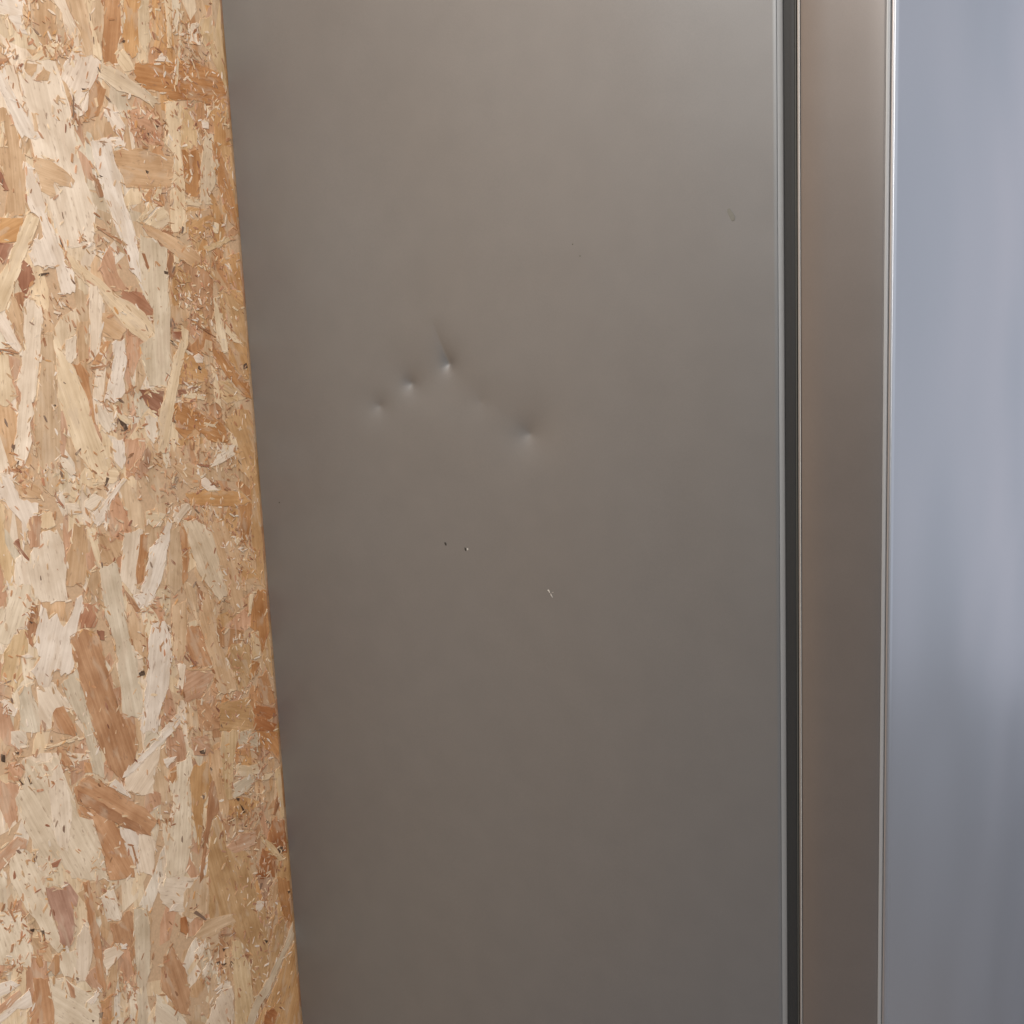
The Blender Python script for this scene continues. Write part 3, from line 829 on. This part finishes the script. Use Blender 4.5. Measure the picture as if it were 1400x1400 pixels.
G5 -2230,7362 -2088,7316 -2051,7050 -2103,6602 -2187,6470 -2210,6040 -2324,6108 -2282,6464 -2261,6865
K4 -2619,7112 -2507,7098 -2406,6976 -2608,6889 -2644,7011
K4 -2589,7683 -2448,7707 -2377,7330 -2548,7393 -2586,7603
W7 -2423,7054 -2358,7055 -2348,7027 -2408,7018
W7 -2879,6699 -2741,6722 -2732,6694 -2837,6641
D6 -3275,7660 -3238,7641 -3240,7535 -3261,7546
D6 -3378,7723 -3335,7712 -3344,7684 -3370,7693
B6 -3298,7469 -3273,7445 -3285,7438
D6 -2761,6505 -2707,6485 -2725,6438 -2749,6447
D6 -2844,6480 -2816,6458 -2836,6446
B6 -3575,8041 -3539,7992 -3506,7871 -3522,7869
B6 -3581,7481 -3563,7450 -3618,7438
O5 -3345,7450 -3295,7403 -3285,7300 -3330,7303 -3354,7380
O5 -3245,7257 -3154,7349 -3114,7306 -3131,7162 -3179,7145
T4 -3377,7638 -3242,7558 -3191,7423 -3186,7279 -3279,7351 -3282,7417 -3367,7451
P3 -2819,6992 -2698,6972 -2676,6743 -2755,6708 -2855,6899
O4 -2716,6617 -2594,6582 -2641,6296 -2735,6352
P5 -3076,7044 -2997,6912 -2999,6801 -3042,6837
V4 -2964,7960 -2908,7945 -2842,7804 -2877,7711 -2919,7754
K5 -1188,5873 -1035,5813 -1013,5722 -1053,5510 -1085,5359 -1468,5587 -1310,5762
Y5 -973,6375 -866,6319 -781,6040 -741,5794 -730,5589 -728,5454 -791,5183 -1040,5331 -995,5738 -998,6000
G6 -5,6121 -5,5903 -168,5795 -328,5635 -452,5459 -636,5361 -791,5183 -901,5249 -689,5499 -507,5598 -352,5743 -196,5865
y5 -392,6021 -302,6203 -155,6251 -131,6144 -209,5912 -352,5743 -441,5562 -484,5653
o3 -173,5743 -5,5835 -5,5424 -5,4705 -760,5165 -574,5298 -419,5441
W6 -564,6651 -433,6601 -440,6539 -547,6498 -556,6569
N4 -1885,6689 -1785,6697 -1660,6398 -1622,6091 -1679,5850 -1772,5929 -1914,6195 -1993,6361 -1956,6558
S5 -2066,6330 -1898,6088 -1772,5929 -1693,5721 -2108,5968
K3 -1869,7553 -1363,7320 -1475,7249 -1589,7023 -1777,7140 -1895,7328
t3 -1579,7238 -1349,7313 -1219,7254 -1266,6840 -1473,6880 -1609,6973
u5 -1652,6981 -1580,6970 -1556,6799 -1591,6743 -1669,6832
b6 -1479,6957 -1434,6960 -1302,6795 -1332,6798
B6 -1131,6520 -963,6460 -966,6436 -1104,6481
D6 -1119,6348 -1082,6323 -1108,6302
D6 -1015,6139 -980,6088 -1006,6076 -1027,6106
D6 -1225,6239 -1165,6219 -1200,6184
D6 -1154,6175 -1078,6147 -1127,6132
B6 -791,6098 -738,6056 -764,6042
D6 -485,6123 -428,6087 -457,6065
D6 -52,6540 -6,6518 -31,6487
B6 -555,6265 -521,6234 -551,6227
B6 -712,5752 -673,5724 -700,5715
K5 -1515,6506 -1340,6589 -1334,6511 -1420,6418 -1505,6463
W6 -1291,5931 -1164,5949 -1169,5901 -1263,5902
K5 -1426,6233 -1277,6330 -1339,6186 -1405,6146
u5 -631,5088 -565,5225 -443,5222 -382,5132 -451,4981
U3 -188,6778 -5,6660 -5,6127 -128,6170 -161,6363
T4 -335,6714 -204,6786 -208,6587 -293,6293 -411,6485
t4 -1494,6693 -1303,6783 -924,6671 -904,6559 -1139,6588 -1170,6451 -1269,6401
W6 -1790,7146 -1715,7182 -1661,7156 -1708,7118 -1778,7128
'''
# chewed-up patches on the board (across, up, half width, half height) in metres
CLUSTERS = [(-0.2296, 1.6036, 0.0191, 0.0258), (-0.1968, 1.5910, 0.0145, 0.0166), (-0.2096, 1.5822, 0.0158, 0.0099), (-0.1239, 1.5288, 0.0319, 0.0178), (-0.1112, 1.5235, 0.0279, 0.0144), (-0.0718, 1.6220, 0.0291, 0.0400), (-0.0441, 1.6131, 0.0202, 0.0260), (-0.1811, 1.4156, 0.0237, 0.0174), (-0.1140, 1.4626, 0.0187, 0.0109), (-0.0452, 1.4190, 0.0363, 0.0269), (-0.0721, 1.3648, 0.0251, 0.0191), (-0.0745, 1.3419, 0.0301, 0.0229), (-0.2344, 1.3458, 0.0197, 0.0149), (-0.1977, 1.2790, 0.0126, 0.0282), (-0.1711, 1.2449, 0.0220, 0.0217), (-0.0620, 1.2719, 0.0309, 0.0195), (-0.0861, 1.2421, 0.0250, 0.0193), (-0.1010, 1.1929, 0.0394, 0.0192), (-0.1418, 1.1785, 0.0326, 0.0225), (-0.2324, 1.1900, 0.0363, 0.0195), (-0.2863, 1.2035, 0.0221, 0.0167), (-0.2987, 1.1949, 0.0145, 0.0132), (-0.2095, 1.1398, 0.0295, 0.0179), (-0.0732, 1.1296, 0.0207, 0.0095), (-0.0414, 1.0746, 0.0218, 0.0328), (-0.1541, 1.0378, 0.0112, 0.0191), (-0.1756, 1.0157, 0.0090, 0.0302), (-0.2357, 1.0679, 0.0098, 0.0107), (-0.3004, 1.0616, 0.0074, 0.0204), (-0.3339, 1.0012, 0.0105, 0.0167), (-0.1369, 0.9292, 0.0242, 0.0197), (-0.1553, 0.8985, 0.0237, 0.0172), (-0.2656, 0.9212, 0.0199, 0.0179), (-0.3270, 0.9357, 0.0179, 0.0170), (-0.3212, 0.8284, 0.0184, 0.0210), (-0.2503, 0.8003, 0.0208, 0.0149), (-0.1697, 0.8180, 0.0141, 0.0157), (-0.0511, 0.8279, 0.0332, 0.0255), (-0.0698, 0.7642, 0.0272, 0.0153), (-0.0507, 0.7831, 0.0223, 0.0257), (-0.2504, 0.7649, 0.0125, 0.0150), (-0.2510, 0.6449, 0.0212, 0.0267), (-0.2357, 0.6606, 0.0130, 0.0154), (-0.3488, 0.7901, 0.0177, 0.0172), (-0.3419, 0.7534, 0.0216, 0.0140), (-0.3589, 0.7402, 0.0140, 0.0138), (-0.1290, 0.6325, 0.0204, 0.0292), (-0.1206, 0.6102, 0.0207, 0.0169), (-0.0415, 0.6514, 0.0172, 0.0221), (-0.0495, 0.5193, 0.0230, 0.0135), (-0.0095, 1.5557, 0.0267, 0.0154), (-0.2045, 1.5278, 0.0161, 0.0134), (-0.2602, 1.5634, 0.0088, 0.0158), (-0.0451, 1.1906, 0.0160, 0.0160), (-0.1227, 1.1373, 0.0289, 0.0115), (-0.1487, 1.0009, 0.0094, 0.0231), (-0.2988, 0.9112, 0.0302, 0.0105), (-0.1105, 0.8916, 0.0202, 0.0202)]

# ------------------------------------------------------------------ oriented strand board
BOARD = empty("strand_board", (0, -0.6, 0))
BOARD["label"] = "pale oriented strand board wall panel beside and behind the refrigerator"
BOARD["category"] = "wall panel"
BX = -0.0022       # face of the board core
PAL = {  # flake colours
    'W': (248, 231, 215), 'K': (236, 217, 196), 'S': (222, 205, 182), 'C': (228, 203, 170), 'G': (226, 205, 178),
    'Y': (224, 190, 146), 'y': (206, 162, 114), 't': (220, 186, 150), 'T': (214, 174, 134), 'P': (206, 158, 126),
    'p': (192, 134, 102), 'o': (212, 160, 106), 'O': (200, 144, 98), 'U': (190, 130, 78), 'u': (174, 108, 62),
    'N': (200, 148, 108), 'B': (172, 120, 84), 'R': (160, 104, 78), 'V': (190, 146, 126), 'b': (130, 104, 88), 'D': (74, 54, 42)}


def flake_colour(code, jit):
    q = 0.84 if code in 'oOUuyY' else 0.84
    c = lin(tuple(q * v + (1 - q) * m for v, m in zip(PAL[code], (228, 198, 164))))
    k = (1.04 if code in 'WKSC' else 0.95) * (1 + random.uniform(-jit, jit))
    w = random.uniform(-jit, jit) * 0.4
    r_, g_, b_ = c[0] * k * (1 + w), c[1] * k, c[2] * k * (1 - w)
    top_ = max(1.0, r_ / 0.85)
    return (r_ / top_, g_ / top_, b_ / top_)


core_v = [(x, y, z) for x in (BX - 0.018, BX) for y in (-1.25, 1.25) for z in (-0.02, 2.48)]
core_f = [(0, 1, 3, 2), (4, 6, 7, 5), (0, 4, 5, 1), (2, 3, 7, 6), (0, 2, 6, 4), (1, 5, 7, 3)]


def on_board(o):
    o.parent = BOARD
    o.matrix_parent_inverse = BOARD.matrix_basis.inverted()
    return o


CORE = plain("pressed_wood_core", lin((206, 172, 138)), 0.7, 0.0, 0.2)
on_board(mesh_obj("board_core", core_v, core_f, CORE))

LAYER = 0.00008
strands = []
for line in STRANDS.strip().split('\n'):
    w = line.split()
    pts = [tuple(int(c) / 10000 for c in q.split(',')) for q in w[1:]]
    ar = 0.5 * abs(sum(pts[i][0] * pts[(i + 1) % len(pts)][1] - pts[(i + 1) % len(pts)][0] * pts[i][1] for i in range(len(pts))))
    strands.append((ar, w[0][0], int(w[0][1:]), pts))
order = sorted(range(len(strands)), key=lambda i: -strands[i][0])
singles = set(order[:292])


def rough_outline(pts, step, amp):
    """subdivide a traced outline; sides fray a little, ends tear along the fibre"""
    c, ang = strand_axis([Vector(p) for p in pts])
    ax = Vector((math.cos(ang), math.sin(ang)))
    out = []
    n = len(pts)
    for i in range(n):
        a, b = Vector(pts[i]), Vector(pts[(i + 1) % n])
        L = (b - a).length
        d = (b - a) / max(L, 1e-6)
        across = abs(d.x * ax.y - d.y * ax.x)
        k = max(1, min(5, int(L / (step * (1 - 0.6 * across)))))
        nrm = Vector((-d.y, d.x))
        for j in range(k):
            p = a.lerp(b, j / k)
            q = amp if j else amp * 0.4
            tear = amp * 2.0 * across
            out.append(p + nrm * random.uniform(-q, q) * (1 - across) + ax * random.uniform(-tear, tear))
    return out


def strand_axis(pts):
    m = np.array([(p[0], p[1]) for p in pts])
    c = m.mean(0)
    w, v = np.linalg.eigh(np.cov((m - c).T))
    ax = v[:, 1]
    return Vector((c[0], c[1])), math.atan2(ax[1], ax[0])


def prism(outline, top, base, flare):
    """outline in local 2D -> thin flake with slanted edges (local z = out of the board)"""
    n = len(outline)
    c = sum(outline, Vector((0, 0))) / n
    vs = []
    for p in outline:
        vs.append((p.x, p.y, top))
    for p in outline:
        d = p - c
        q = p + d.normalized() * flare if d.length > 1e-6 else p
        vs.append((q.x, q.y, base))
    fs = [tuple(range(n))] + [(i + n, (i + 1) % n + n, (i + 1) % n, i) for i in range(n)]
    return vs, fs


# frame of the board: local X -> world +y, local Y -> world +z, local Z -> world +x
B2W = Matrix(((0, 0, 1, 0), (1, 0, 0, 0), (0, 1, 0, 0), (0, 0, 0, 1)))
stuff_v, stuff_f, stuff_c = [], [], []      # flakes too small or too many to pick apart


def add_stuff(outline, top, base, flare, col):
    vs, fs = prism(outline, top, base, flare)
    o = len(stuff_v)
    stuff_v.extend((BX + z, x, y) for x, y, z in vs)
    for f in fs:
        stuff_f.append(tuple(i + o for i in f))
        stuff_c.append(col)


for i, (ar, code, layer, pts) in enumerate(strands):
    a = sum(pts[k][0] * pts[(k + 1) % len(pts)][1] - pts[(k + 1) % len(pts)][0] * pts[k][1] for k in range(len(pts)))
    if a < 0:
        pts = pts[::-1]
    size = math.sqrt(ar)
    outl = rough_outline(pts, 0.007, min(0.0013, 0.045 * size))
    top = LAYER * (layer + 2) + i * 2.0e-7 + random.uniform(0, 4e-5)
    base = top - 0.00035
    col = flake_colour(code, 0.06)
    if i not in singles:
        add_stuff(outl, top, base, 0.0001, col)
        continue
    c, ang = strand_axis(outl)
    ca, sa = math.cos(-ang), math.sin(-ang)
    loc = [Vector(((p.x - c.x) * ca - (p.y - c.y) * sa, (p.x - c.x) * sa + (p.y - c.y) * ca)) for p in outl]
    vs, fs = prism(loc, 0.0, base - top, 0.00015)
    o = mesh_obj("strand", vs, fs, STRAND)
    o.color = col + (1,)
    o.matrix_world = Matrix.Translation((BX + top, c.x, c.y)) @ B2W @ Matrix.Rotation(ang, 4, 'Z')
    o.parent = BOARD
    o.matrix_parent_inverse = BOARD.matrix_basis.inverted()

# the rest of the sheet: countless pressed flakes
rng = random.Random(11)


def blade(cx, cy, L, W, ang):
    """an irregular flake outline"""
    k = 5 if L > 0.02 else 3
    up, lo = [], []
    skew = rng.uniform(-0.35, 0.35) * W
    for j in range(k):
        t = -0.5 + j / (k - 1)
        taper = 1.0 if 0 < j < k - 1 else rng.uniform(0.25, 0.95)
        up.append((t * L + rng.uniform(-.03, .03) * L + skew, W * 0.5 * taper * rng.uniform(0.75, 1.15)))
        lo.append((t * L + rng.uniform(-.03, .03) * L - skew, -W * 0.5 * taper * rng.uniform(0.75, 1.15)))
    pts = lo + up[::-1]
    c_, s_ = math.cos(ang), math.sin(ang)
    return [Vector((cx + x * c_ - y * s_, cy + x * s_ + y * c_)) for x, y in pts]


def in_view(y, z):
    return -0.40 < y < 0.06 and 0.42 < z < 1.70


mixed = "KKKSSCCCCGGtttTTTTPPPNNoyYWWpB"
for _ in range(5200):       # buried and outlying strands
    y, z = rng.uniform(-1.24, 0.05), rng.uniform(0.0, 2.46)
    L, W = rng.uniform(0.05, 0.16), rng.uniform(0.008, 0.026)
    ang = math.pi / 2 + rng.gauss(0, 0.42)
    if rng.random() < 0.12:
        ang += math.pi / 2
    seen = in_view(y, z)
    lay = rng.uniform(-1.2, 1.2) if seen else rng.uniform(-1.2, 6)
    code = rng.choice(("TTNNoyPOTt" if y > -0.11 else "TTttKKCCCCGtSPP") if seen else mixed)  # orange-tan wood mix by the refrigerator, with some corner shade coloured in
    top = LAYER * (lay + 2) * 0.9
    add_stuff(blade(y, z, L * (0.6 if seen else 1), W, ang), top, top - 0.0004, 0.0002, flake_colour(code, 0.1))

# splinters and shreds pressed in along the borders of the strands
for (ar, code, layer, pts) in strands:
    n = len(pts)
    for k in range(n):
        a_, b_ = Vector(pts[k]), Vector(pts[(k + 1) % n])
        ln = (b_ - a_).length
        dirn = math.atan2(b_.y - a_.y, b_.x - a_.x)
        for _ in range(int(ln * 105 + rng.random())):
            p_ = a_.lerp(b_, rng.random())
            y, z = p_.x + rng.gauss(0, 0.0018), p_.y + rng.gauss(0, 0.0018)
            if y > -0.001:
                continue
            L = rng.uniform(0.0015, 0.009)
            W = min(0.0022, L * rng.uniform(0.1, 0.4))
            top = LAYER * (layer + 2 + rng.uniform(0.4, 2.0))
            cc = code if rng.random() < 0.3 and code not in 'Db' else rng.choice("KKCCCCttttTTTPPPNNBpoW")
            add_stuff(blade(y, z, L, W, dirn + rng.gauss(0, 0.35)), top, top - 0.0003, 0.0001, flake_colour(cc, 0.12))

# shredded fines, thick where the sheet looks chewed up
ZONES = CLUSTERS
for (zy, zz, ry, rz) in ZONES + [(-0.05, 0.60 + 0.11 * k, 0.045, 0.05) for k in range(10)]:
    n = int(16 + 0.35 * ry * rz * 1e6 / 6)
    for _ in range(n):
        a_, q = rng.uniform(0, 6.283), math.sqrt(rng.random()) * 1.15
        y, z = zy + ry * q * math.cos(a_), zz + rz * q * math.sin(a_)
        if y > -0.002:
            continue
        L = rng.uniform(0.0015, 0.008)
        W = L * rng.uniform(0.15, 0.6) if rng.random() < 0.6 else rng.uniform(0.0006, 0.0016)
        W = min(W, 0.0026)
        top = LAYER * rng.uniform(7, 10)
        code = rng.choice("WWKKCCCttTTTPPPPNNNNBBBppROo")
        add_stuff(blade(y, z, L, W, rng.gauss(1.9, 0.75)), top, top - 0.0003, 0.0001, flake_colour(code, 0.12))
for _ in range(9000):       # stray slivers all over
    y, z = rng.uniform(-1.24, -0.002), rng.uniform(0.0, 2.46)
    if not in_view(y, z) and rng.random() < 0.55:
        continue
    L = rng.uniform(0.0015, 0.008)
    W = min(0.003, L * rng.uniform(0.12, 0.5))
    top = LAYER * rng.uniform(7.5, 10)
    code = rng.choice("WKCCCttTTTPPPpNNNBBRbbOo")
    add_stuff(blade(y, z, L, W, math.pi / 2 + rng.gauss(0.15, 0.6)), top, top - 0.0003, 0.0001, flake_colour(code, 0.12))

fl = mesh_obj("flakes", stuff_v, stuff_f, FLAKE)
at = fl.data.color_attributes.new("flake", 'FLOAT_COLOR', 'CORNER')
counts = [len(f) for f in stuff_f]
cols = np.repeat(np.array([c + (1.0,) for c in stuff_c], dtype=np.float32), counts, axis=0)
at.data.foreach_set("color", cols.ravel())
fl["kind"] = "stuff"
on_board(fl)
bpy.data.objects.remove(FR)
